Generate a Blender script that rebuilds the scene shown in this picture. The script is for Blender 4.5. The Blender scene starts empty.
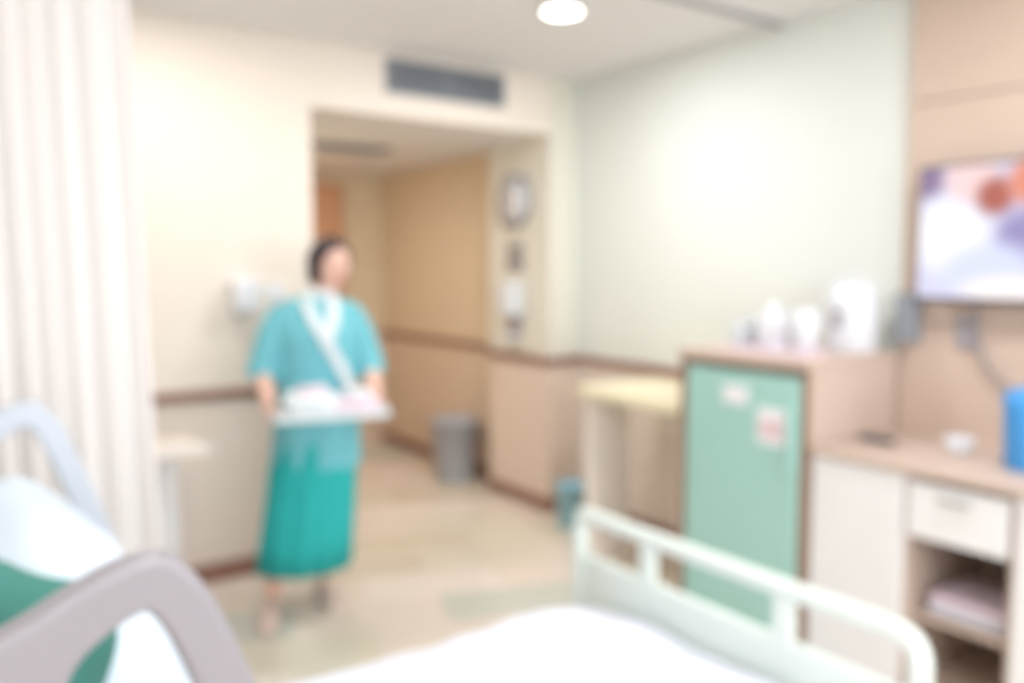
import bpy, bmesh, math, random
from mathutils import Vector, Matrix, noise
random.seed(3)
C = bpy.context.scene.collection
USE_DOF = True

# ---------------------------------------------------------------- materials
def lin(c):
    return tuple(((v/255)/12.92 if v/255 <= .04045 else (((v/255)+.055)/1.055)**2.4) for v in c)+(1,)
def mat(name, col, rough=.6, var=.06, scale=8, stretch=(1,1,1), bump=0, metal=0, trans=0, alpha=None, sheen=0):
    m = bpy.data.materials.new(name); m.use_nodes = True
    n = m.node_tree.nodes; l = m.node_tree.links; b = n['Principled BSDF']
    b.inputs['Roughness'].default_value = rough
    b.inputs['Metallic'].default_value = metal
    tc = n.new('ShaderNodeTexCoord'); mp = n.new('ShaderNodeMapping'); mp.inputs['Scale'].default_value = stretch
    nz = n.new('ShaderNodeTexNoise'); nz.inputs['Scale'].default_value = scale; nz.inputs['Detail'].default_value = 4
    l.new(tc.outputs['Object'], mp.inputs[0]); l.new(mp.outputs[0], nz.inputs['Vector'])
    mx = n.new('ShaderNodeMix'); mx.data_type = 'RGBA'
    c = lin(col)
    mx.inputs[6].default_value = tuple(max(0, v*(1-var)) for v in c[:3])+(1,)
    mx.inputs[7].default_value = tuple(min(1, v*(1+var)) for v in c[:3])+(1,)
    l.new(nz.outputs['Fac'], mx.inputs[0]); l.new(mx.outputs[2], b.inputs['Base Color'])
    if bump:
        bp = n.new('ShaderNodeBump'); bp.inputs['Strength'].default_value = bump; bp.inputs['Distance'].default_value = .01
        l.new(nz.outputs['Fac'], bp.inputs['Height']); l.new(bp.outputs[0], b.inputs['Normal'])
    if trans: b.inputs['Transmission Weight'].default_value = trans
    if alpha is not None: b.inputs['Alpha'].default_value = alpha
    return m
def wall_mat(name, up, low, split=.9):
    m = mat(name, up, .75, .015, 3)
    n = m.node_tree.nodes; l = m.node_tree.links; b = n['Principled BSDF']
    src = b.inputs['Base Color'].links[0].from_socket
    g = n.new('ShaderNodeNewGeometry'); s = n.new('ShaderNodeSeparateXYZ'); l.new(g.outputs['Position'], s.inputs[0])
    gt = n.new('ShaderNodeMath'); gt.operation = 'LESS_THAN'; gt.inputs[1].default_value = split; l.new(s.outputs['Z'], gt.inputs[0])
    mx = n.new('ShaderNodeMix'); mx.data_type = 'RGBA'; l.new(gt.outputs[0], mx.inputs[0]); l.new(src, mx.inputs[6])
    mx.inputs[7].default_value = lin(low); l.new(mx.outputs[2], b.inputs['Base Color'])
    return m
def emis(name, col, st):
    m = bpy.data.materials.new(name); m.use_nodes = True; b = m.node_tree.nodes['Principled BSDF']
    b.inputs['Base Color'].default_value = lin(col); b.inputs['Emission Color'].default_value = lin(col); b.inputs['Emission Strength'].default_value = st
    return m

M = dict(
 wallL = wall_mat('wall_cream_warm_lit', (236,226,215), (229,215,205)),  # warm light put into the base colour, hence warmer than wallR
 wallR = wall_mat('wall_pale_green_cream', (225,229,224), (228,214,203)),
 wallC = wall_mat('wall_corridor', (220,202,175), (219,198,177)),
 wallP = wall_mat('wall_partition', (226,223,211), (228,210,195)),
 ceil = mat('ceiling_paint', (236,235,235), .8, .01),
 trim = mat('brown_trim', (146,106,92), .5, .1, 20, (1,1,1)),
 wood = mat('wood_laminate', (204,184,171), .5, .07, 6, (1,1,14)),
 woodV = mat('wood_wall_panel', (205,184,169), .5, .06, 5, (1,1,12)),
 woodD = mat('wood_edge_dark', (158,128,110), .5, .1, 10),
 yel = mat('laminate_yellow', (238,228,198), .5, .04),
 creamP = mat('laminate_cream', (238,228,218), .5, .03),
 white = mat('white_laminate', (238,237,238), .4, .02),
 whiteP = mat('white_plastic', (226,229,234), .3, .02),
 glassy = mat('frosted_plastic', (228,233,238), .15, .02, trans=.3),
 mint = mat('fridge_mint_enamel', (168,212,204), .3, .04, 3),
 mintD = mat('fridge_gasket_green', (120,180,166), .4, .04),
 dark = mat('dark_plastic', (76,78,86), .4, .05),
 grey = mat('grey_metal', (172,172,176), .4, .05, metal=.3),
 ventm = mat('vent_slate', (140,146,154), .5, .05),
 ventd = mat('vent_dark', (92,98,106), .7, .05),
 curtain = mat('curtain_cloth', (240,236,233), .85, .01, 30, bump=.1),
 sheet = mat('bed_sheet', (232,235,247), .85, .01, 12, bump=.15),
 pillow = mat('pillow_cotton', (208,221,232), .85, .02, 12, bump=.2),
 green = mat('green_cloth', (62,126,116), .8, .12, 14, bump=.4),
 footb = mat('footboard_cream_green', (223,233,227), .35, .02),
 taupe = mat('rail_taupe_plastic', (144,140,145), .4, .03),
 taupeL = mat('rail_inset_light', (160,156,162), .4, .03),
 railHazed = mat('rail_blue_grey_haze', (188,195,204), .35, .03),  # far rail: haze put into the colour, same plastic as the near one
 blue = mat('blue_plastic', (70,154,222), .35, .05),
 blueL = mat('pale_blue_plastic', (150,200,218), .35, .05),
 bin = mat('bin_grey', (176,180,188), .4, .04),
 skin = mat('skin', (236,192,174), .5, .05, 20),
 hair = mat('black_hair', (48,34,38), .45, .25, 30, (6,6,1), bump=.3),
 top = mat('scrub_cyan', (116,194,206), .8, .14, 26, bump=.2),
 skirt = mat('skirt_teal', (36,178,178), .8, .08, 12, bump=.2),
 scarf = mat('white_scarf', (224,232,236), .8, .02, 20),
 pink = mat('pink_cloth', (234,214,226), .8, .06, 20),
 lip = mat('lip', (200,112,108), .5, .02), eyew = mat('eye_white', (240,238,234), .2, .01), eyeb = mat('eye_brown', (50,32,24), .2, .01),
 shoe = mat('shoe_beige', (224,200,192), .5, .05),
 red = mat('red_print', (214,130,136), .6, .05), paper = mat('paper_white', (240,240,244), .7, .01),
 doorw = mat('door_wood', (204,156,122), .45, .1, 5, (8,8,1)),
 brass = mat('steel_handle', (190,188,182), .3, .02, metal=.9),
)
# floor : vinyl with pale patches
fm = mat('vinyl_floor', (226,206,178), .25, .03, 5)
n = fm.node_tree.nodes; l = fm.node_tree.links; b = n['Principled BSDF']
g = n.new('ShaderNodeNewGeometry'); mp = n.new('ShaderNodeMapping'); mp.inputs['Rotation'].default_value = (0,0,math.radians(20)); l.new(g.outputs['Position'], mp.inputs[0])
br = n.new('ShaderNodeTexBrick'); l.new(mp.outputs[0], br.inputs['Vector'])
br.inputs['Scale'].default_value = 1; br.inputs['Mortar Size'].default_value = .0; br.inputs['Brick Width'].default_value = .62; br.inputs['Row Height'].default_value = .3
br.inputs['Color1'].default_value = (0,0,0,1); br.inputs['Color2'].default_value = (1,1,1,1); br.inputs['Bias'].default_value = 0
rp = n.new('ShaderNodeValToRGB'); rp.color_ramp.interpolation = 'CONSTANT'
cols = [(0,(230,218,205)),(.35,(224,216,198)),(.55,(236,225,215)),(.72,(204,206,196)),(.86,(216,205,186))]
rp.color_ramp.elements[0].color = lin(cols[0][1]); rp.color_ramp.elements[1].position = cols[1][0]; rp.color_ramp.elements[1].color = lin(cols[1][1])
for p,c in cols[2:]:
    e = rp.color_ramp.elements.new(p); e.color = lin(c)
l.new(br.outputs['Color'], rp.inputs[0]); l.new(rp.outputs[0], b.inputs['Base Color'])
M['floor'] = fm

# ---------------------------------------------------------------- helpers
def empty(name, loc=(0,0,0), rotz=0):
    o = bpy.data.objects.new(name, None); o.location = loc; o.rotation_euler = (0,0,rotz); o.empty_display_size = .1; C.objects.link(o); return o
def par(o, p, local=False):
    if p is not None:
        o.parent = p
        if not local: o.matrix_parent_inverse = (Matrix.Translation(p.location) @ p.rotation_euler.to_matrix().to_4x4()).inverted()
    return o
def mk(name, bm, m, parent=None, smooth=True, local=False):
    bmesh.ops.recalc_face_normals(bm, faces=bm.faces[:])
    me = bpy.data.meshes.new(name); bm.to_mesh(me); bm.free()
    o = bpy.data.objects.new(name, me); C.objects.link(o)
    me.materials.append(m)
    for p in me.polygons: p.use_smooth = smooth
    return par(o, parent, local)
def addbox(bm, a, b, bev=0, seg=2):
    t = bmesh.new()
    r = bmesh.ops.create_cube(t, size=1)
    for v in t.verts:
        v.co = Vector([(a[i]+b[i])/2 + v.co[i]*(b[i]-a[i]) for i in range(3)])
    if bev: bmesh.ops.bevel(t, geom=t.edges[:], offset=bev, segments=seg, affect='EDGES', profile=.5)
    tm = bpy.data.meshes.new('t'); t.to_mesh(tm); t.free(); bm.from_mesh(tm); bpy.data.meshes.remove(tm)
def boxes(name, lst, m, parent=None, bev=0, local=False, seg=2):
    bm = bmesh.new()
    for a,b in lst: addbox(bm, a, b, bev, seg)
    return mk(name, bm, m, parent, False, local)
def box(name, a, b, m, parent=None, bev=0, local=False, seg=2):
    return boxes(name, [(a,b)], m, parent, bev, local, seg)
def addloft(bm, rings, cap=True):
    prev = None; first = None
    for r in rings:
        vs = [bm.verts.new(p) for p in r]
        if prev:
            k = len(vs)
            for i in range(k): bm.faces.new((prev[i], prev[(i+1)%k], vs[(i+1)%k], vs[i]))
        else: first = vs
        prev = vs
    if cap:
        bm.faces.new(first); bm.faces.new(prev)
def loft(name, rings, m, parent=None, local=False, cap=True):
    bm = bmesh.new(); addloft(bm, rings, cap); return mk(name, bm, m, parent, True, local)
def hring(c, rx, ry, k=32, wav=0, nw=0, ph=0):
    return [Vector((c[0]+rx*(1+wav*math.cos(nw*t+ph))*math.cos(t), c[1]+ry*(1+wav*math.cos(nw*t+ph))*math.sin(t), c[2])) for t in [2*math.pi*i/k for i in range(k)]]
def lathe(name, c, prof, m, parent=None, local=False, k=32, sq=1):
    return loft(name, [hring((c[0],c[1],c[2]+z), r, r*sq, k) for r,z in prof], m, parent, local)
def tubering(c, d, r, k=12, r2=None, up=Vector((0,0,1))):
    d = Vector(d).normalized()
    if abs(d.dot(up)) > .95: up = Vector((0,1,0))
    a = d.cross(up).normalized(); b2 = a.cross(d)
    r2 = r2 or r
    return [Vector(c)+a*r*math.cos(t)+b2*r2*math.sin(t) for t in [2*math.pi*i/k for i in range(k)]]
def chaikin(p, it=2, closed=True):
    p = [Vector(q) for q in p]
    for _ in range(it):
        o = []
        rng = range(len(p)) if closed else range(len(p)-1)
        if not closed: o.append(p[0])
        for i in rng:
            a, b = p[i], p[(i+1)%len(p)]
            o += [a*.75+b*.25, a*.25+b*.75]
        if not closed: o.append(p[-1])
        p = o
    return p
def tube(name, pts, r, m, parent=None, closed=False, local=False, it=2, k=12):
    pts = chaikin(pts, it, closed)
    cu = bpy.data.curves.new(name, 'CURVE'); cu.dimensions = '3D'; cu.bevel_depth = r; cu.bevel_resolution = 4; cu.use_fill_caps = True
    s = cu.splines.new('POLY'); s.points.add(len(pts)-1); s.use_cyclic_u = closed
    for i,p in enumerate(pts): s.points[i].co = (*p, 1)
    o = bpy.data.objects.new(name, cu); cu.materials.append(m); C.objects.link(o)
    return par(o, parent, local)
def plate_xz(name, loops, y0, th, m, parent, bev=.006):
    """plate standing in the XZ plane: first loop outline, the others holes"""
    cu = bpy.data.curves.new(name, 'CURVE'); cu.dimensions = '2D'; cu.fill_mode = 'BOTH'; cu.extrude = th/2-bev; cu.bevel_depth = bev; cu.bevel_resolution = 3
    for lp in loops:
        q = chaikin([(a,b2,0) for a,b2 in lp], 3)
        s = cu.splines.new('POLY'); s.points.add(len(q)-1); s.use_cyclic_u = True
        for i,p in enumerate(q): s.points[i].co = (p.x, p.y, 0, 1)
    o = bpy.data.objects.new(name, cu); cu.materials.append(m); C.objects.link(o)
    o.rotation_euler = (math.pi/2,0,0); o.location = (0,y0,0)
    return par(o, parent)
def ellip(bm, c, r, rot=None, u=20, v=14):
    t = bmesh.new(); bmesh.ops.create_uvsphere(t, u_segments=u, v_segments=v, radius=1)
    for q in t.verts:
        p = Vector((q.co.x*r[0], q.co.y*r[1], q.co.z*r[2]))
        if rot: p = rot @ p
        q.co = p + Vector(c)
    tm = bpy.data.meshes.new('t'); t.to_mesh(tm); t.free(); bm.from_mesh(tm); bpy.data.meshes.remove(tm)
def skinobj(name, chains, m, parent, sub=2, local=True):
    """chains: list of (verts [(co,radius)], edges)"""
    me = bpy.data.meshes.new(name); vs=[]; es=[]; rs=[]; roots=[]
    for ch in chains:
        base = len(vs); roots.append(base)
        for co,r in ch[0]: vs.append(co); rs.append(r)
        ee = ch[1] if len(ch)>1 else [(i,i+1) for i in range(len(ch[0])-1)]
        es += [(a+base,b+base) for a,b in ee]
    me.from_pydata(vs, es, []); o = bpy.data.objects.new(name, me); C.objects.link(o); me.materials.append(m)
    sk = o.modifiers.new('skin','SKIN'); sk.use_smooth_shade = True
    if not me.skin_vertices: 
        bm = bmesh.new(); bm.from_mesh(me); bm.verts.layers.skin.verify(); bm.to_mesh(me); bm.free()
    for i,r in enumerate(rs):
        d = me.skin_vertices[0].data[i]; d.radius = r if isinstance(r, tuple) else (r,r); d.use_root = i in roots
    s = o.modifiers.new('sub','SUBSURF'); s.levels = sub; s.render_levels = sub
    return par(o, parent, local)

# ---------------------------------------------------------------- room
CH = 2.55; XR = 3.19; YB = 3.9; XL = -1.1; YF = -2.0; JX = 1.55; PE = 4.54
box('floor', (XL-.1,YF-.1,-.06), (XR+.35,6.6,0), M['floor'])
box('ceiling', (XL-.1,YF-.1,CH), (XR+.15,YB+.12,CH+.08), M['ceil'])
boxes('wall_back', [((XL,YB,0),(JX,YB+.12,CH)), ((JX,YB,2.23),(3.0,YB+.12,CH))], M['wallL'])
box('wall_back_right', (3.0,YB,0),(XR+.12,YB+.12,CH), M['wallP'])
box('wall_partition', (3.0,YB+.12,0),(3.15,PE,2.23), M['wallP'])
box('wall_right', (XR,YF,0), (XR+.12,YB,CH), M['wallR'])
box('wall_left', (XL-.1,YF,0), (XL,YB,CH), M['wallL'])
boxes('wall_front', [((XL,YF-.1,0),(XR,YF,.85)), ((XL,YF-.1,2.3),(XR,YF,CH)), ((XL,YF-.1,.85),(-.6,YF,2.3)), ((2.7,YF-.1,.85),(XR,YF,2.3))], M['wallL'])
w = empty('added_window_1', (1.05,YF-.05,1.57))  # unseen window behind the camera, added to bring in soft light
boxes('frame', [((-.6,YF-.08,.85),(2.7,YF-.02,.9)),((-.6,YF-.08,2.25),(2.7,YF-.02,2.3)),((-.6,YF-.08,.9),(-.55,YF-.02,2.25)),((2.65,YF-.08,.9),(2.7,YF-.02,2.25)),((1.02,YF-.08,.9),(1.08,YF-.02,2.25))], M['whiteP'], w)
# corridor
box('wall_corridor_left', (1.42,YB+.12,0), (JX,6.4,2.23), M['wallC'])
box('wall_corridor_right', (3.15,PE,0), (3.3,6.4,2.23), M['wallC'])
box('wall_corridor_end', (1.42,6.4,0), (3.3,6.52,2.23), M['wallC'])
box('ceiling_corridor', (1.42,YB+.12,2.23), (3.35,6.52,2.3), M['ceil'])
# rails and baseboards
boxes('trim_1', [((XL,YB-.022,.86),(JX,YB,.905))], M['trim'], bev=.006)
boxes('trim_2', [((3.0,YB-.022,.89),(XR,YB,.935)), ((2.978,YB-.022,.89),(3.0,PE,.935))], M['trim'], bev=.006)
box('trim_3', (XR-.022,2.47,.9), (XR,YB-.022,.94), M['trim'], bev=.006)
box('trim_4', (3.128,PE+.01,.9), (3.15,6.4,.945), M['trim'], bev=.006)
box('baseboard_back', (XL,YB-.015,0), (JX,YB,.09), M['trim'], bev=.004)
boxes('baseboard_partition', [((3.0,YB-.015,0),(XR,YB,.08)), ((2.985,YB-.015,0),(3.0,PE,.08))], M['trim'], bev=.004)
box('baseboard_right', (XR-.015,-1.9,0), (XR,YB-.015,.08), M['trim'], bev=.004)
box('baseboard_corridor', (3.135,PE+.01,0), (3.15,6.4,.08), M['trim'], bev=.004)
# door at corridor end
d = empty('door_1', (2.3,6.38,1.0))
box('leaf', (1.82,6.355,.005), (2.72,6.395,2.08), M['doorw'], d, .004)
boxes('frame', [((1.76,6.34,0),(1.82,6.4,2.14)),((2.72,6.34,0),(2.78,6.4,2.14)),((1.82,6.34,2.08),(2.72,6.4,2.14))], M['doorw'], d, .004)
tube('handle', [(2.63,6.34,1.0),(2.63,6.31,1.0),(2.52,6.31,1.0)], .01, M['brass'], d)
# wooden panelling behind tv
wp = empty('wall_panel_wood', (XR-.02,.3,1.27))
for i,(z0,z1) in enumerate([(0,.42),(.425,1.25),(1.255,2.085),(2.09,CH)]):
    box('panel_%d'%i, (XR-.035,-1.2,z0), (XR,1.82,z1), M['woodV'], wp, .002)

# air vent louvre
v = empty('air_vent', (2.31,YB-.01,2.43))
boxes('frame', [((1.95,YB-.02,2.345),(2.67,YB,2.36)),((1.95,YB-.02,2.5),(2.67,YB,2.515)),((1.95,YB-.02,2.36),(1.97,YB,2.5)),((2.65,YB-.02,2.36),(2.67,YB,2.5)),((2.3,YB-.02,2.36),(2.32,YB,2.5))], M['ventm'], v)
box('back', (1.97,YB-.004,2.36), (2.65,YB,2.5), M['ventd'], v)
boxes('louvres', [((1.97,YB-.016,2.366+i*.0165),(2.65,YB-.005,2.373+i*.0165)) for i in range(8)], M['ventm'], v)
v = empty('corridor_ceiling_vent', (2.2,5.0,2.22))
box('plate', (1.75,4.9,2.22), (2.5,5.12,2.23), M['ventd'], v)
boxes('louvres', [((1.75,4.91+i*.035,2.212),(2.5,4.925+i*.035,2.22)) for i in range(6)], M['ventm'], v)

# curtain track + curtain
t = box('curtain_track', (XL,2.445,CH-.02), (XR,2.48,CH), M['grey'], bev=.004)
bm = bmesh.new(); nx=320; nzv=14; g=[]
for j in range(nzv+1):
    z = .06+(CH-.08)*j/nzv; row=[]
    f = 1-j/nzv
    for i in range(nx+1):
        s = i/nx; x = -1.0 + s*(1.465+.05*f)
        ph = s*2*math.pi*22
        y = 2.46 + (.019+.008*f)*math.sin(ph+.9*math.sin(s*23)) + .010*f*math.sin(s*41+1)
        row.append(bm.verts.new((x+.006*math.sin(ph*2), y, z)))
    g.append(row)
for j in range(nzv):
    for i in range(nx): bm.faces.new((g[j][i],g[j][i+1],g[j+1][i+1],g[j+1][i]))
cur = mk('privacy_curtain', bm, M['curtain'])
so = cur.modifiers.new('s','SOLIDIFY'); so.thickness = .003

# ceiling lights
def downlight(x, y, z, e, col, size=.19, nm='ceiling_downlight'):
    p = empty(nm, (x,y,z))
    bm = bmesh.new()
    addloft(bm, [hring((x,y,z), size/2+.025,size/2+.025), hring((x,y,z-.012), size/2+.02,size/2+.02), hring((x,y,z-.012), size/2,size/2), hring((x,y,z-.001), size/2-.002,size/2-.002)])
    mk('ring', bm, M['whiteP'], p)
    lathe('lens', (x,y,z-.010), [(size/2-.001,0),(size/2-.001,.003)], emis('lens_glow',(255,250,240),7), p)
    ld = bpy.data.lights.new('lamp','AREA'); ld.shape='DISK'; ld.size=size-.02; ld.energy=e; ld.color=col
    lo = bpy.data.objects.new('lamp', ld); lo.location=(x,y,z-.014); C.objects.link(lo); par(lo,p)
warm=(1,.95,.89); neu=(.99,.99,1)
downlight(2.27,2.87,CH,16,neu,.16); downlight(.75,3.2,CH,9,warm); downlight(2.3,.9,CH,14,neu); downlight(.4,.7,CH,11,neu); downlight(.4,-1.1,CH,12,neu)
downlight(1.80,4.85,2.23,6.5,(1,.94,.86),.14); downlight(1.85,5.6,2.23,6,(1,.9,.78),.14)
# added fill light, shining in through the made-up window opening
ld = bpy.data.lights.new('added_window_fill','AREA'); ld.shape='RECTANGLE'; ld.size=3.2; ld.size_y=1.35; ld.energy=88; ld.color=(.90,.95,1)
lo = bpy.data.objects.new('added_window_fill', ld); lo.location=(1.05,YF-.15,1.57); lo.rotation_euler=(math.radians(90),0,0); C.objects.link(lo)

# clock and wall things on partition (plane X=3.0)
def discx(name, x0, x1, y, z, r, m, parent, k=40):
    rg = [[Vector((xx, y+r*math.cos(t), z+r*math.sin(t))) for t in [2*math.pi*i/k for i in range(k)]] for xx in (x0,x1)]
    return loft(name, rg, m, parent)
ck = empty('wall_clock', (2.98,4.24,1.87))
discx('rim', 2.965,3.0,4.24,1.87,.165,M['grey'],ck)
discx('face', 2.962,2.966,4.24,1.87,.138,M['paper'],ck)
bm=bmesh.new()
for i in range(12):
    a=i*math.pi/6; addbox(bm,(2.959,4.24+.112*math.sin(a)-.009,1.87+.112*math.cos(a)-.015),(2.962,4.24+.112*math.sin(a)+.009,1.87+.112*math.cos(a)+.015))
addbox(bm,(2.958,4.233,1.86),(2.961,4.247,1.97)); addbox(bm,(2.957,4.17,1.863),(2.960,4.25,1.877))
mk('hands_and_ticks',bm,M['dark'],ck,False)
boxes('framed_notice', [((2.985,4.16,1.555),(3.004,4.32,1.61)),((2.985,4.16,1.45),(3.004,4.32,1.53))], M['taupe'], bev=.003)
sd = empty('soap_dispenser', (2.95,4.24,1.2))
box('body', (2.90,4.17,1.17), (3.004,4.31,1.38), M['whiteP'], sd, .02, seg=3)
box('drip_tray', (2.90,4.18,1.02), (3.0,4.30,1.04), M['whiteP'], sd, .008)
box('back_plate', (2.985,4.18,1.03), (3.004,4.30,1.2), M['taupeL'], sd, .003)
# wall phone / outlet left
wd = empty('wall_phone', (1.2,YB-.03,1.33))
box('base', (1.14,YB-.05,1.25), (1.27,YB,1.41), M['whiteP'], wd, .015, seg=3)
tube('handset', [(1.165,YB-.055,1.25),(1.155,YB-.09,1.27),(1.155,YB-.09,1.38),(1.165,YB-.055,1.40)], .018, M['white'], wd)
box('socket', (1.31,YB-.012,1.3), (1.40,YB,1.38), M['whiteP'], wd, .004)
tube('cord', [(1.17,YB-.03,1.25),(1.16,YB-.03,1.18),(1.25,YB-.02,1.17),(1.34,YB-.02,1.3)], .005, M['white'], wd)

# waste bins
def wbin(name, x, y, r, h, m):
    lathe(name, (x,y,0), [(r*.78,0),(r*.8,.005),(r*.97,h-.02),(r*1.03,h-.018),(r*1.03,h),(r*.94,h),(r*.76,.02)], m)
wbin('waste_bin', 2.93, 4.88, .165, .43, M['bin'])
wbin('small_waste_bin', 2.93, 3.60, .09, .25, M['blueL'])

# overbed table near back wall
ot = empty('overbed_table', (.5,3.5,.4))
box('top', (.1,3.22,.745), (.86,3.62,.775), M['creamP'], ot, .012, seg=3)
box('lip', (.1,3.22,.775), (.86,3.235,.785), M['white'], ot, .004)
box('column', (.72,3.5,.06), (.8,3.58,.745), M['white'], ot, .01)
boxes('base', [((.70,3.2,.03),(.75,3.6,.07)),((.77,3.2,.03),(.82,3.6,.07)),((.70,3.5,.03),(.82,3.6,.07))], M['white'], ot, .008)
for i,(x,y) in enumerate([(.725,3.22),(.795,3.22),(.725,3.58),(.795,3.58)]): lathe('castor_%d'%i,(x,y,0),[(.012,0),(.018,.006),(.018,.024),(.01,.03)],M['dark'],ot)

# ledge desk
ds = empty('side_desk', (2.9,2.8,.44))
box('top', (2.60,2.475,.83), (XR-.024,3.16,.885), M['yel'], ds, .008)
box('leg_panel', (2.63,3.09,0), (2.88,3.13,.83), M['creamP'], ds, .004)
box('leg_panel_inner', (2.63,2.48,0), (2.88,2.51,.83), M['creamP'], ds, .004)
box('apron', (3.10,2.51,.62), (3.13,3.09,.83), M['creamP'], ds, .003)

# fridge cabinet + fridge
fc = empty('fridge_cabinet', (2.88,2.14,.55))
boxes('carcass', [((2.6,1.83,0),(XR-.02,1.86,1.09)),((2.6,2.43,0),(XR-.02,2.46,1.09)),((XR-.05,1.86,0),(XR-.02,2.43,1.09))], M['wood'], fc, .003)
box('top', (2.575,1.825,1.09), (XR-.016,2.465,1.125), M['wood'], fc, .004)
boxes('front_edging', [((2.592,2.43,0),(2.60,2.46,1.09)),((2.592,1.83,0),(2.60,1.86,1.09)),((2.585,1.86,1.075),(2.60,2.43,1.09))], M['woodD'], fc)
fr = empty('mini_fridge', (2.8,2.14,.55))
box('body', (2.64,1.875,.03), (3.12,2.415,1.055), M['mintD'], fr, .01)
box('door', (2.585,1.87,.06), (2.635,2.42,1.06), M['mint'], fr, .012, seg=3)
box('door_handle', (2.567,1.885,.70), (2.585,1.905,.95), M['mint'], fr, .005)
boxes('feet', [((2.67,1.9,0),(2.70,1.93,.03)),((2.67,2.36,0),(2.70,2.39,.03)),((3.05,1.9,0),(3.08,1.93,.03)),((3.05,2.36,0),(3.08,2.39,.03))], M['dark'], fr)
box('sticker', (2.582,2.10,.925), (2.585,2.22,1.0), M['paper'], fr)
box('label', (2.582,1.92,.79), (2.585,2.05,.93), M['paper'], fr)
boxes('label_print', [((2.580,1.935,.87-i*.022),(2.582,2.035,.877-i*.022)) for i in range(3)], M['red'], fr)

# items on cabinet
kt = empty('electric_thermo_pot', (3.03,1.95,1.125))
lathe('body', (3.03,1.955,1.125), [(.092,0),(.098,.01),(.098,.19),(.09,.225),(.08,.25),(.06,.265),(.01,.27)], M['whiteP'], kt)
box('spout', (2.91,1.93,1.31), (2.96,1.98,1.345), M['whiteP'], kt, .01)
tube('handle', [(3.03,1.865,1.34),(3.03,1.865,1.42),(3.03,2.045,1.42),(3.03,2.045,1.34)], .008, M['whiteP'], kt)
box('control_panel', (2.932,1.93,1.22), (2.94,1.98,1.29), M['taupeL'], kt, .003)
box('wall_control_box', (XR-.10,1.735,1.17), (XR-.036,1.815,1.36), M['ventm'], bev=.006)
js = empty('tea_set', (2.80,2.13,1.125))
box('tray', (2.68,1.93,1.125), (2.895,2.33,1.135), M['pink'], js, .004)
lathe('teapot', (2.80,2.15,1.135), [(.05,0),(.065,.02),(.07,.08),(.06,.13),(.04,.15),(.042,.155),(.02,.17),(.012,.185),(.002,.19)], M['whiteP'], js)
tube('teapot_spout', [(2.76,2.09,1.18),(2.73,2.06,1.21),(2.72,2.05,1.27)], .011, M['whiteP'], js)
tube('teapot_handle', [(2.84,2.20,1.25),(2.87,2.235,1.25),(2.87,2.235,1.18),(2.84,2.20,1.17)], .008, M['whiteP'], js)
def cup(nm,x,y,z,r,h,m,p): return lathe(nm,(x,y,z),[(r*.6,0),(r*.75,.005),(r,h),(r*.92,h),(r*.65,.012),(.002,.012)],m,p)
cup('mug', 2.80,2.00,1.135,.05,.16,M['whiteP'],js); cup('glass',2.84,2.29,1.135,.035,.12,M['glassy'],js); cup('glass_2',2.74,2.28,1.135,.033,.1,M['glassy'],js)

# low cabinet / desk right
cb = empty('storage_cabinet', (2.88,1.1,.4))
Y1=1.82; Y0=.30
box('top', (2.59,Y0,.785), (XR-.037,Y1,.815), M['wood'], cb, .004)
boxes('carcass', [((2.62,y,0),(XR-.04,y+.02,.785)) for y in (1.80,1.45,1.12,.72,.30)]+[((2.62,Y0,.05),(XR-.04,Y1-.002,.07)),((2.64,1.14,.30),(XR-.06,1.45,.315)),((XR-.06,.32,.07),(XR-.04,1.80,.785))], M['wood'], cb)
box('door', (2.60,1.468,.06), (2.62,1.815,.78), M['white'], cb, .003)
box('drawer', (2.60,1.142,.585), (2.62,1.452,.765), M['white'], cb, .003)
box('drawer_handle', (2.585,1.25,.72), (2.60,1.35,.73), M['brass'], cb, .002)
box('door_2', (2.60,.725,.06), (2.62,1.118,.78), M['white'], cb, .003)
box('door_3', (2.60,.32,.06), (2.62,.715,.78), M['white'], cb, .003)
for i in range(2): box('folded_towel_%d'%i, (2.68,1.17,.315+i*.035), (2.95,1.42,.348+i*.035), M['pink'] if i else M['sheet'], cb, .014, seg=3)
cup('bowl', 2.93,1.46,.815,.05,.05,M['whiteP'],None)
box('remote_control', (2.84,1.66,.815), (2.88,1.79,.835), M['dark'], bev=.006)
bj = empty('blue_water_jug', (2.85,1.215,.815))
lathe('jug', (2.85,1.205,.815), [(.06,0),(.066,.01),(.074,.2),(.078,.24),(.06,.25),(.03,.262),(.002,.265)], M['blue'], bj)
tube('handle', [(2.85,1.135,1.04),(2.85,1.085,1.03),(2.85,1.085,.90),(2.85,1.14,.88)], .01, M['blue'], bj)

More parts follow.
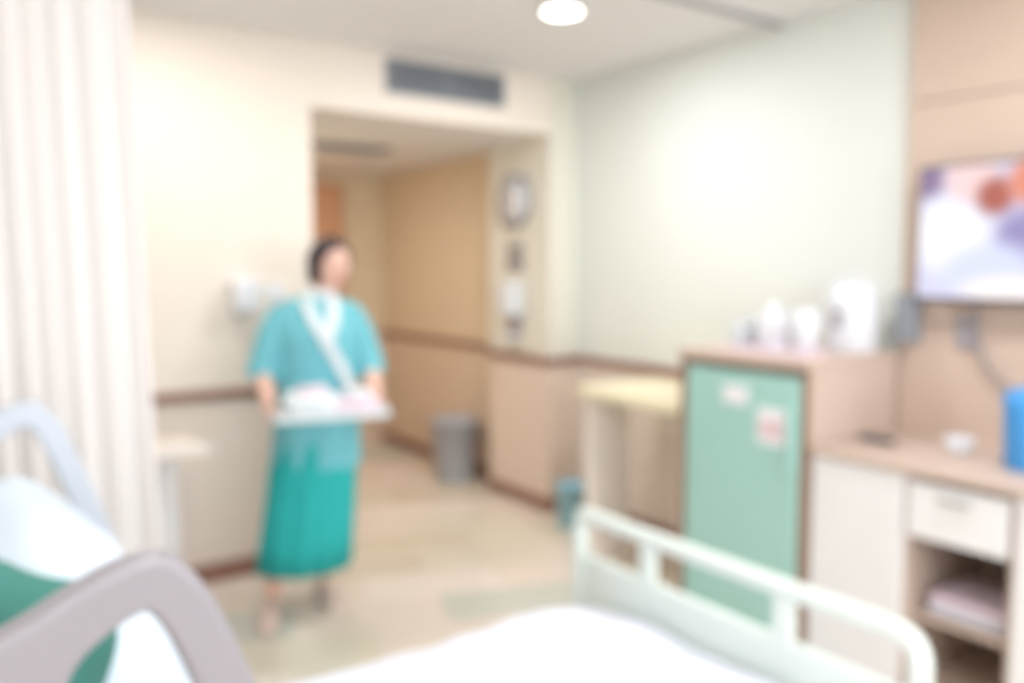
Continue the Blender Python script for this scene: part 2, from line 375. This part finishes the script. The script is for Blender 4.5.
# television
tv = empty('television', (3.08,1.3,1.58))
box('case', (3.06,.86,1.335), (3.10,1.715,1.83), M['dark'], tv, .006)
box('bracket', (3.10,1.15,1.45), (XR-.035,1.4,1.7), M['dark'], tv, .004)
sm = bpy.data.materials.new('tv_picture'); sm.use_nodes=True; n=sm.node_tree.nodes; l=sm.node_tree.links; b=n['Principled BSDF']
tc=n.new('ShaderNodeTexCoord'); sp=n.new('ShaderNodeSeparateXYZ'); l.new(tc.outputs['Generated'],sp.inputs[0])
cbv=n.new('ShaderNodeCombineXYZ'); l.new(sp.outputs['Y'],cbv.inputs[0]); l.new(sp.outputs['Z'],cbv.inputs[1])
prevc=None
for (s,t,r,sx,c) in [(.9,.5,.9,1,(214,214,240)),(.97,.92,.2,1,(140,118,156)),(.86,.48,.38,1,(250,250,255)),(.78,.92,.26,1,(244,212,212)),(.68,.76,.19,1,(176,94,80)),(.53,.86,.24,1,(228,140,112)),(.56,.45,.26,1,(150,140,190)),(.7,.2,.28,.6,(216,222,248)),(.6,.06,.14,.3,(255,246,246)),(.25,.5,.4,1,(170,150,180))]:
    mp=n.new('ShaderNodeMapping'); mp.vector_type='POINT'; mp.inputs['Location'].default_value=(-s*1.8*sx,-t,0); mp.inputs['Scale'].default_value=(1.8*sx,1,1); l.new(cbv.outputs[0],mp.inputs[0])
    ln=n.new('ShaderNodeVectorMath'); ln.operation='LENGTH'; l.new(mp.outputs[0],ln.inputs[0])
    mr=n.new('ShaderNodeMapRange'); mr.inputs['From Min'].default_value=r; mr.inputs['From Max'].default_value=r*.5; l.new(ln.outputs['Value'],mr.inputs[0])
    mx=n.new('ShaderNodeMix'); mx.data_type='RGBA'; l.new(mr.outputs[0],mx.inputs[0])
    if prevc: l.new(prevc,mx.inputs[6])
    else: mx.inputs[6].default_value=lin((210,205,230))
    mx.inputs[7].default_value=lin(c); prevc=mx.outputs[2]
l.new(prevc,b.inputs['Emission Color']); b.inputs['Emission Strength'].default_value=1.05; b.inputs['Base Color'].default_value=(.02,.02,.02,1)
box('screen', (3.057,.872,1.349), (3.0605,1.706,1.819), sm, tv)
tube('power_cable', [(3.12,1.52,1.36),(3.13,1.52,1.2),(3.13,1.45,1.05),(3.14,1.3,1.0),(3.14,1.2,.85),(3.14,1.2,.82)], .007, M['taupe'], tv)
box('wall_socket', (3.14,1.52,1.16), (XR-.035,1.60,1.28), M['taupeL'], tv, .004)

# ---------------------------------------------------------------- bed
bd = empty('hospital_bed', (.6,1.28,.3))
FX=1.5; N0=.80; N1=1.80
boxes('frame', [((-.5,.90,.28),(1.46,.94,.34)),((-.5,1.62,.28),(1.46,1.66,.34)),((-.5,.94,.28),(-.44,1.62,.34)),((.2,.94,.28),(.26,1.62,.34)),((1.38,.94,.28),(1.44,1.62,.34)),((.22,.88,.36),(1.46,1.68,.40)),((.24,.94,.34),(.28,1.62,.36)),((1.38,.94,.34),(1.42,1.62,.36))], M['footb'], bd, .004)
boxes('legs', [((x,y,.09),(x+.05,y+.05,.28)) for x in (-.42,1.3) for y in (.93,1.58)], M['grey'], bd, .004)
for i,(x,y) in enumerate([(-.395,.955),(1.325,.955),(-.395,1.605),(1.325,1.605)]):
    rg=[[Vector((x+.045*math.cos(t), y+yy, .045+.045*math.sin(t))) for t in [2*math.pi*j/24 for j in range(24)]] for yy in (-.015,.015)]
    loft('castor_%d'%i, rg, M['dark'], bd); box('castor_fork_%d'%i,(x-.012,y-.02,.05),(x+.012,y+.02,.1),M['grey'],bd)
def softslab(name, L, W, T, m, parent, mtx, amp=.012, nx=40, ny=30, pw=6, seed=0):
    bm=bmesh.new(); bmesh.ops.create_cube(bm,size=2); bmesh.ops.subdivide_edges(bm,edges=bm.edges[:],cuts=24,use_grid_fill=True)
    for q in bm.verts:
        p=q.co.copy(); mm=max(abs(p.x),abs(p.y),abs(p.z)) 
        nrm=(abs(p.x)**pw+abs(p.y)**pw+abs(p.z)**pw)**(1/pw); p=p/nrm
        p=Vector((p.x*L/2,p.y*W/2,p.z*T/2))
        nn=noise.noise(Vector((p.x*5+seed,p.y*5,p.z*3)))+.5*noise.noise(Vector((p.x*13+seed,p.y*9,1)))
        p += Vector((0,0,nn*amp*(1 if q.co.z>0 else 0)))
        q.co = mtx @ p
    return mk(name,bm,m,parent)
softslab('mattress', 1.27,.84,.13,M['sheet'],bd,Matrix.Translation((.84,1.27,.46)),.0,pw=12)
softslab('duvet', 1.12,.88,.13,M['sheet'],bd,Matrix.Translation((.91,1.265,.50)),.018,pw=8)
ang=math.radians(58)
R=Matrix.Translation((.23,1.28,.44)) @ Matrix.Rotation(ang,4,'Y')  # local -X goes up and back
softslab('mattress_backrest', .76,.84,.12,M['sheet'],bd,R@Matrix.Translation((-.38,0,.06)),.004,pw=12)
box_b = R@Matrix.Translation((-.38,0,-.02))
softslab('backrest_board', .76,.86,.025,M['footb'],bd,box_b,0,pw=20)
softslab('pillow', .46,.72,.19,M['pillow'],bd,R@Matrix.Translation((-.44,.06,.20)),.03,pw=3,seed=4)
softslab('green_blanket', .25,.20,.17,M['green'],bd,Matrix.Translation((.025,.98,1.065))@Matrix.Rotation(math.radians(20),4,'Y'),.03,pw=2.6,seed=9)
# headboard and footboard
def board(x, nm, zt):
    tube(nm+'_tube', [(x,N0,.28),(x,N0,zt-.12),(x,N0,zt),(x,N0+.12,zt),(x,N1-.07,zt),(x,N1,zt),(x,N1,zt-.07),(x,N1,.28)], .022, M['footb'], bd, it=3)
    bm=bmesh.new()
    addbox(bm,(x-.012,N0+.02,.32),(x+.012,N1-.02,zt-.11),.01)
    for yy in (N0+.28,N1-.30): addbox(bm,(x-.012,yy,zt-.12),(x+.012,yy+.05,zt-.01),.005)
    mk(nm+'_panel',bm,M['footb'],bd,False)
board(FX,'footboard',.760); board(-.52,'headboard',1.0)
outer=[(.140,1.206),(.180,1.180),(.216,1.10),(.32,.79),(.27,.66),(.05,.70),(-.22,.84),(-.32,1.02),(-.25,1.07),(0,1.132)]
hole=[(.055,1.112),(.138,1.172),(.160,1.150),(.185,1.09),(.275,.82),(.22,.74),(.12,.80),(.08,.95)]
for nm,y,mm in (('side_rail_near',.765,'taupe'),('side_rail_far',1.80,'railHazed')):
    plate_xz(nm,[outer,hole],y,.034,M[mm],bd,.008)
    h2=[(.02,1.09),(.045,1.06),(.04,.97),(-.0,.84),(-.1,.86),(-.2,.95),(-.2,1.02),(-.1,1.055)]
    plate_xz(nm+'_inset',[h2],y,.042,M['taupeL'] if mm=='taupe' else M['railHazed'],bd,.006)
    box(nm+'_arm',(.24,min(y,1.28)-0 if y<1 else 1.66,.36),(.29,.90 if y<1 else y+.0,.40),M['grey'],bd)
    box(nm+'_post',(.245,y-.012,.36),(.285,y+.012,.72),M['grey'],bd)

# ---------------------------------------------------------------- woman
wm = empty('woman_carrying_tray', (1.335,3.34,0), math.radians(-14))
def P(name,bm,m,smooth=True): return mk(name,bm,m,wm,smooth,True)
LK=(.055,.02,.46); RK=(-.145,-.07,.46); LA=(.02,.09,.085); RA=(-.215,-.07,.085)
body_v=[((0,0,.90),(.13,.10)),((0,.0,1.05),(.115,.09)),((0,0,1.2),(.12,.09)),((.015,.005,1.31),(.055,.05)),((.035,-.005,1.38),.045),((.05,-.012,1.43),.045),
 ((.085,0,.82),.085),(LK,.056),(LA,.036),
 ((-.085,0,.82),.085),(RK,.056),(RA,.036),
 ((.125,0,1.285),.05),((.225,.01,1.04),.040),((.212,-.19,.915),.026),
 ((-.125,0,1.285),.05),((-.225,.01,1.04),.040),((-.212,-.19,.915),.026)]
body_e=[(0,1),(1,2),(2,3),(3,4),(4,5),(0,6),(6,7),(7,8),(0,9),(9,10),(10,11),(2,12),(12,13),(13,14),(2,15),(15,16),(16,17)]
skinobj('body',[(body_v,body_e)],M['skin'],wm)
# hands
for sx,nm in ((1,'hand_left'),(-1,'hand_right')):
    ch=[[((sx*.212,-.19,.915),(.026,.02)),((sx*.218,-.225,.905),(.03,.018)),((sx*.216,-.262,.898),(.034,.016))]]
    fl=[.062,.07,.066,.052]
    for i in range(4):
        yy=-.285+i*.021; L=fl[i]
        ch.append([((sx*.224,yy+.01,.897),.009),((sx*.215,yy,.878),.009),((sx*(.215-L*.45),yy-.002,.868),.0085),((sx*(.215-L),yy,.869),.007)])
    ch.append([((sx*.222,-.225,.91),.012),((sx*.212,-.262,.925),.0105),((sx*.188,-.285,.923),.009),((sx*.17,-.292,.919),.008)])
    skinobj(nm,[(x,) for x in ch],M['skin'],wm,1)
# head
HR=Matrix.Translation((.06,-.02,1.468)) @ Matrix.Rotation(math.radians(24),4,'Z') @ Matrix.Rotation(math.radians(4),4,'X')
bm=bmesh.new(); bmesh.ops.create_uvsphere(bm,u_segments=40,v_segments=32,radius=1)
for q in bm.verts:
    x,y,z=q.co
    w=1-.32*max(0,-z)**1.4
    X=x*.074*w; Z=z*.108; Y=y*.09*(1-.12*max(0,-z))
    if y>0: Y*=1.05; Z*= (1-.12*max(0,-z)*y)
    if z<-.5 and y<0: Y -= .006
    fx=abs(X)
    if y<0:
        Y -= .020*math.exp(-((X/.011)**2))*math.exp(-(((Z+.018)/.016)**2))   # nose tip
        Y -= .010*math.exp(-((X/.008)**2))*math.exp(-(((Z-.004)/.02)**2))     # bridge
        Y += .008*math.exp(-(((fx-.03)/.014)**2))*math.exp(-(((Z-.008)/.012)**2)) # sockets
        Y -= .006*math.exp(-((X/.018)**2))*math.exp(-(((Z+.052)/.009)**2))
        Y -= .006*math.exp(-((X/.018)**2))*math.exp(-(((Z+.088)/.012)**2))
    q.co=HR@Vector((X,Y,Z))
P('head',bm,M['skin'])
bm=bmesh.new()
for s in (1,-1): ellip(bm,HR@Vector((s*.076,.008,-.005)),(.010,.018,.03),HR.to_3x3())
P('ears',bm,M['skin'])
bm=bmesh.new()
for s in (1,-1): ellip(bm,HR@Vector((s*.029,-.070,.008)),(.014,.010,.0075),HR.to_3x3())
P('eyes',bm,M['eyew'])
bm=bmesh.new()
for s in (1,-1):
    ellip(bm,HR@Vector((s*.029,-.078,.008)),(.006,.0035,.006),HR.to_3x3())
    ellip(bm,HR@Vector((s*.031,-.080,.028)),(.017,.006,.003),HR.to_3x3())
P('irises_and_brows',bm,M['eyeb'])
bm=bmesh.new()
ellip(bm,HR@Vector((0,-.091,-.049)),(.02,.006,.004),HR.to_3x3()); ellip(bm,HR@Vector((0,-.090,-.056)),(.017,.006,.0045),HR.to_3x3())
P('lips',bm,M['lip'])
bm=bmesh.new(); bmesh.ops.create_uvsphere(bm,u_segments=40,v_segments=30,radius=1)
for q in bm.verts:
    x,y,z=q.co
    Y=y*.108; X=x*.090; Z=z*.120
    lim=-.80 if y>.0 else -.80+ (.0-y)*1.35
    if z<lim: Z=lim*.118; X*=.86; Y*=.88
    if y<0 and z<.62: Y=max(Y,-.045-.05*max(0,z))
    Z+= .004; Y+=.008
    q.co=HR@Vector((X,Y,Z))
P('hair',bm,M['hair'])
bm=bmesh.new(); ellip(bm,HR@Vector((0,.098,-.055)),(.048,.036,.042),HR.to_3x3()); ob=P('hair_bun',bm,M['hair'])
# scrub top (one remeshed garment)
TOR=[(1.352,.058,.054,.0),(1.335,.085,.064,0),(1.315,.125,.076,0),(1.28,.150,.092,0),(1.22,.158,.112,-.008),(1.16,.160,.122,-.012),(1.08,.156,.118,-.006),(1.0,.156,.116,0),(.92,.164,.124,0),(.84,.176,.134,0),(.74,.184,.14,0),(.62,.192,.148,0)]
bm=bmesh.new(); addloft(bm,[hring((-.0-.04*max(0,(1-z)),cy,z),rx,ry,40,.03*max(0,1-z)*2,9) for z,rx,ry,cy in TOR][::-1])
for s in (1,-1):
    pts=[(s*.09,0,1.29),(s*.142,0,1.262),(s*.178,.003,1.19),(s*.204,.006,1.10),(s*.228,.0,1.0)]
    rr=[.05,.058,.062,.064,.068]; rg=[]
    for i,p in enumerate(pts):
        d=Vector(pts[min(i+1,4)])-Vector(pts[max(i-1,0)]); rg.append(tubering(p,d,rr[i],20,up=Vector((0,1,0))))
    addloft(bm,rg)
tp=P('scrub_top',bm,M['top'])
rm=tp.modifiers.new('r','REMESH'); rm.mode='VOXEL'; rm.voxel_size=.009; rm.use_smooth_shade=True
smo=tp.modifiers.new('s','SMOOTH'); smo.iterations=6
# skirt
SK=[(.88,.15,.11,0),(.75,.172,.128,-.01),(.6,.182,.138,-.03),(.45,.186,.142,-.045),(.33,.190,.148,-.06),(.20,.196,.155,-.075)]
loft('skirt',[hring((cx-.0,-.005+cx*.3,z),rx,ry,72,.06*(1-z)*1.0,11,.6) for z,rx,ry,cx in SK],M['skirt'],wm,True)
# scarf / collar ribbons following chest
def fronty(x,z):
    for i in range(len(TOR)-1):
        a,b=TOR[i],TOR[i+1]
        if a[0]>=z>=b[0]:
            t=(a[0]-z)/(a[0]-b[0]); rx=a[1]+(b[1]-a[1])*t; ry=a[2]+(b[2]-a[2])*t; cy=a[3]+(b[3]-a[3])*t
            return cy-ry*math.sqrt(max(.02,1-min(1,(x/rx)**2)))
    return -.14
def ribbon(name,pts,w,m):
    bm=bmesh.new(); pts=chaikin([(x,0,z) for x,z in pts],2,False); rows=[]
    for i,p in enumerate(pts):
        d=(pts[min(i+1,len(pts)-1)]-pts[max(0,i-1)]).normalized(); nr=Vector((-d.z,0,d.x))
        row=[]
        for k in (-1,-.5,0,.5,1):
            x=p.x+nr.x*k*w/2; z=p.z+nr.z*k*w/2
            row.append(bm.verts.new((x,fronty(x,min(1.345,z))-.012,z)))
        rows.append(row)
    for a,b in zip(rows,rows[1:]):
        for k in range(4): bm.faces.new((a[k],a[k+1],b[k+1],b[k]))
    o=P(name,bm,m); s=o.modifiers.new('s','SOLIDIFY'); s.thickness=.008; s.offset=0
ribbon('scarf_long',[(-.055,1.335),(-.03,1.25),(.03,1.14),(.09,1.03),(.125,.96)],.045,M['scarf'])
ribbon('scarf_short',[(.055,1.335),(.06,1.26),(.03,1.19),(.02,1.13)],.05,M['scarf'])
loft('scarf_neck',[hring((0.01,0,1.325),.07,.062),hring((0.015,-.002,1.345),.072,.066),hring((0.025,-.002,1.365),.062,.058),hring((0.025,-.002,1.37),.05,.048)],M['scarf'],wm,True)
# shoes
for nm,A,yaw in (('shoe_left',LA,10),('shoe_right',RA,-12)):
    rt=Matrix.Translation((A[0],A[1],0))@Matrix.Rotation(math.radians(yaw),4,'Z')
    rg=[]
    for y,wd_,h in [(.055,.012,.04),(.045,.028,.062),(.02,.034,.075),(-.02,.035,.068),(-.07,.038,.050),(-.12,.043,.038),(-.155,.036,.032),(-.178,.014,.022)]:
        rg.append([rt@Vector((wd_*math.cos(t),y,h/2+.002+h/2*math.sin(t)*(1 if math.sin(t)>0 else .98))) for t in [2*math.pi*i/20 for i in range(20)]])
    loft(nm,rg,M['shoe'],wm,True)
    loft(nm+'_sole',[[rt@Vector((.04*math.cos(t),-.06+.12*math.sin(t),z)) for t in [2*math.pi*i/24 for i in range(24)]] for z in (0,.012)],M['white'],wm,True)
# tray with linen
box('tray_base',(-.212,-.42,.885),(.212,-.155,.895),M['scarf'],wm,.003,True)
boxes('tray_rim',[((-.216,-.424,.885),(-.206,-.151,.915)),((.206,-.424,.885),(.216,-.151,.915)),((-.206,-.424,.885),(.206,-.414,.915)),((-.206,-.161,.885),(.206,-.151,.915))],M['scarf'],wm,.003,True)
def soft_l(nm,a,b,m,amp=.01,seed=0):
    c=[(a[i]+b[i])/2 for i in range(3)]
    bm=bmesh.new(); bmesh.ops.create_cube(bm,size=2); bmesh.ops.subdivide_edges(bm,edges=bm.edges[:],cuts=10,use_grid_fill=True)
    for q in bm.verts:
        p=q.co; nr=(abs(p.x)**5+abs(p.y)**5+abs(p.z)**5)**.2; p=p/nr
        p=Vector([c[i]+p[i]*(b[i]-a[i])/2 for i in range(3)]); p+=Vector((1,1,1))*amp*noise.noise(p*14+Vector((seed,0,0)))
        p.z=max(p.z,a[2]); q.co=p
    P(nm,bm,m)
soft_l('linen_bundle',(-.17,-.40,.896),(.03,-.18,.975),M['scarf'],.015,1)
soft_l('pink_bundle',(.0,-.40,.896),(.19,-.20,.955),M['pink'],.015,5)
soft_l('linen_pink_top',(-.12,-.36,.965),(.0,-.24,1.0),M['pink'],.01,8)
soft_l('towel',(.06,-.38,.95),(.15,-.24,.985),M['scarf'],.01,11)

# ---------------------------------------------------------------- world, camera
wd=bpy.data.worlds.new('w'); bpy.context.scene.world=wd; wd.use_nodes=True
wd.node_tree.nodes['Background'].inputs[0].default_value=(.85,.93,1,1); wd.node_tree.nodes['Background'].inputs[1].default_value=1.0
cam=bpy.data.cameras.new('camera'); co=bpy.data.objects.new('camera',cam); C.objects.link(co)
cam.sensor_width=36; cam.lens=835/1024*36; cam.clip_start=.02
yaw=math.radians(35); pit=math.radians(4.9)
co.location=(0,0,1.45); co.rotation_euler=(math.pi/2-pit,0,-yaw)
if USE_DOF:
    cam.dof.use_dof=True; cam.dof.focus_distance=.28; cam.dof.aperture_fstop=4.4
bpy.context.scene.camera=co
vs=bpy.context.scene.view_settings; vs.view_transform='Standard'; vs.exposure=0.06
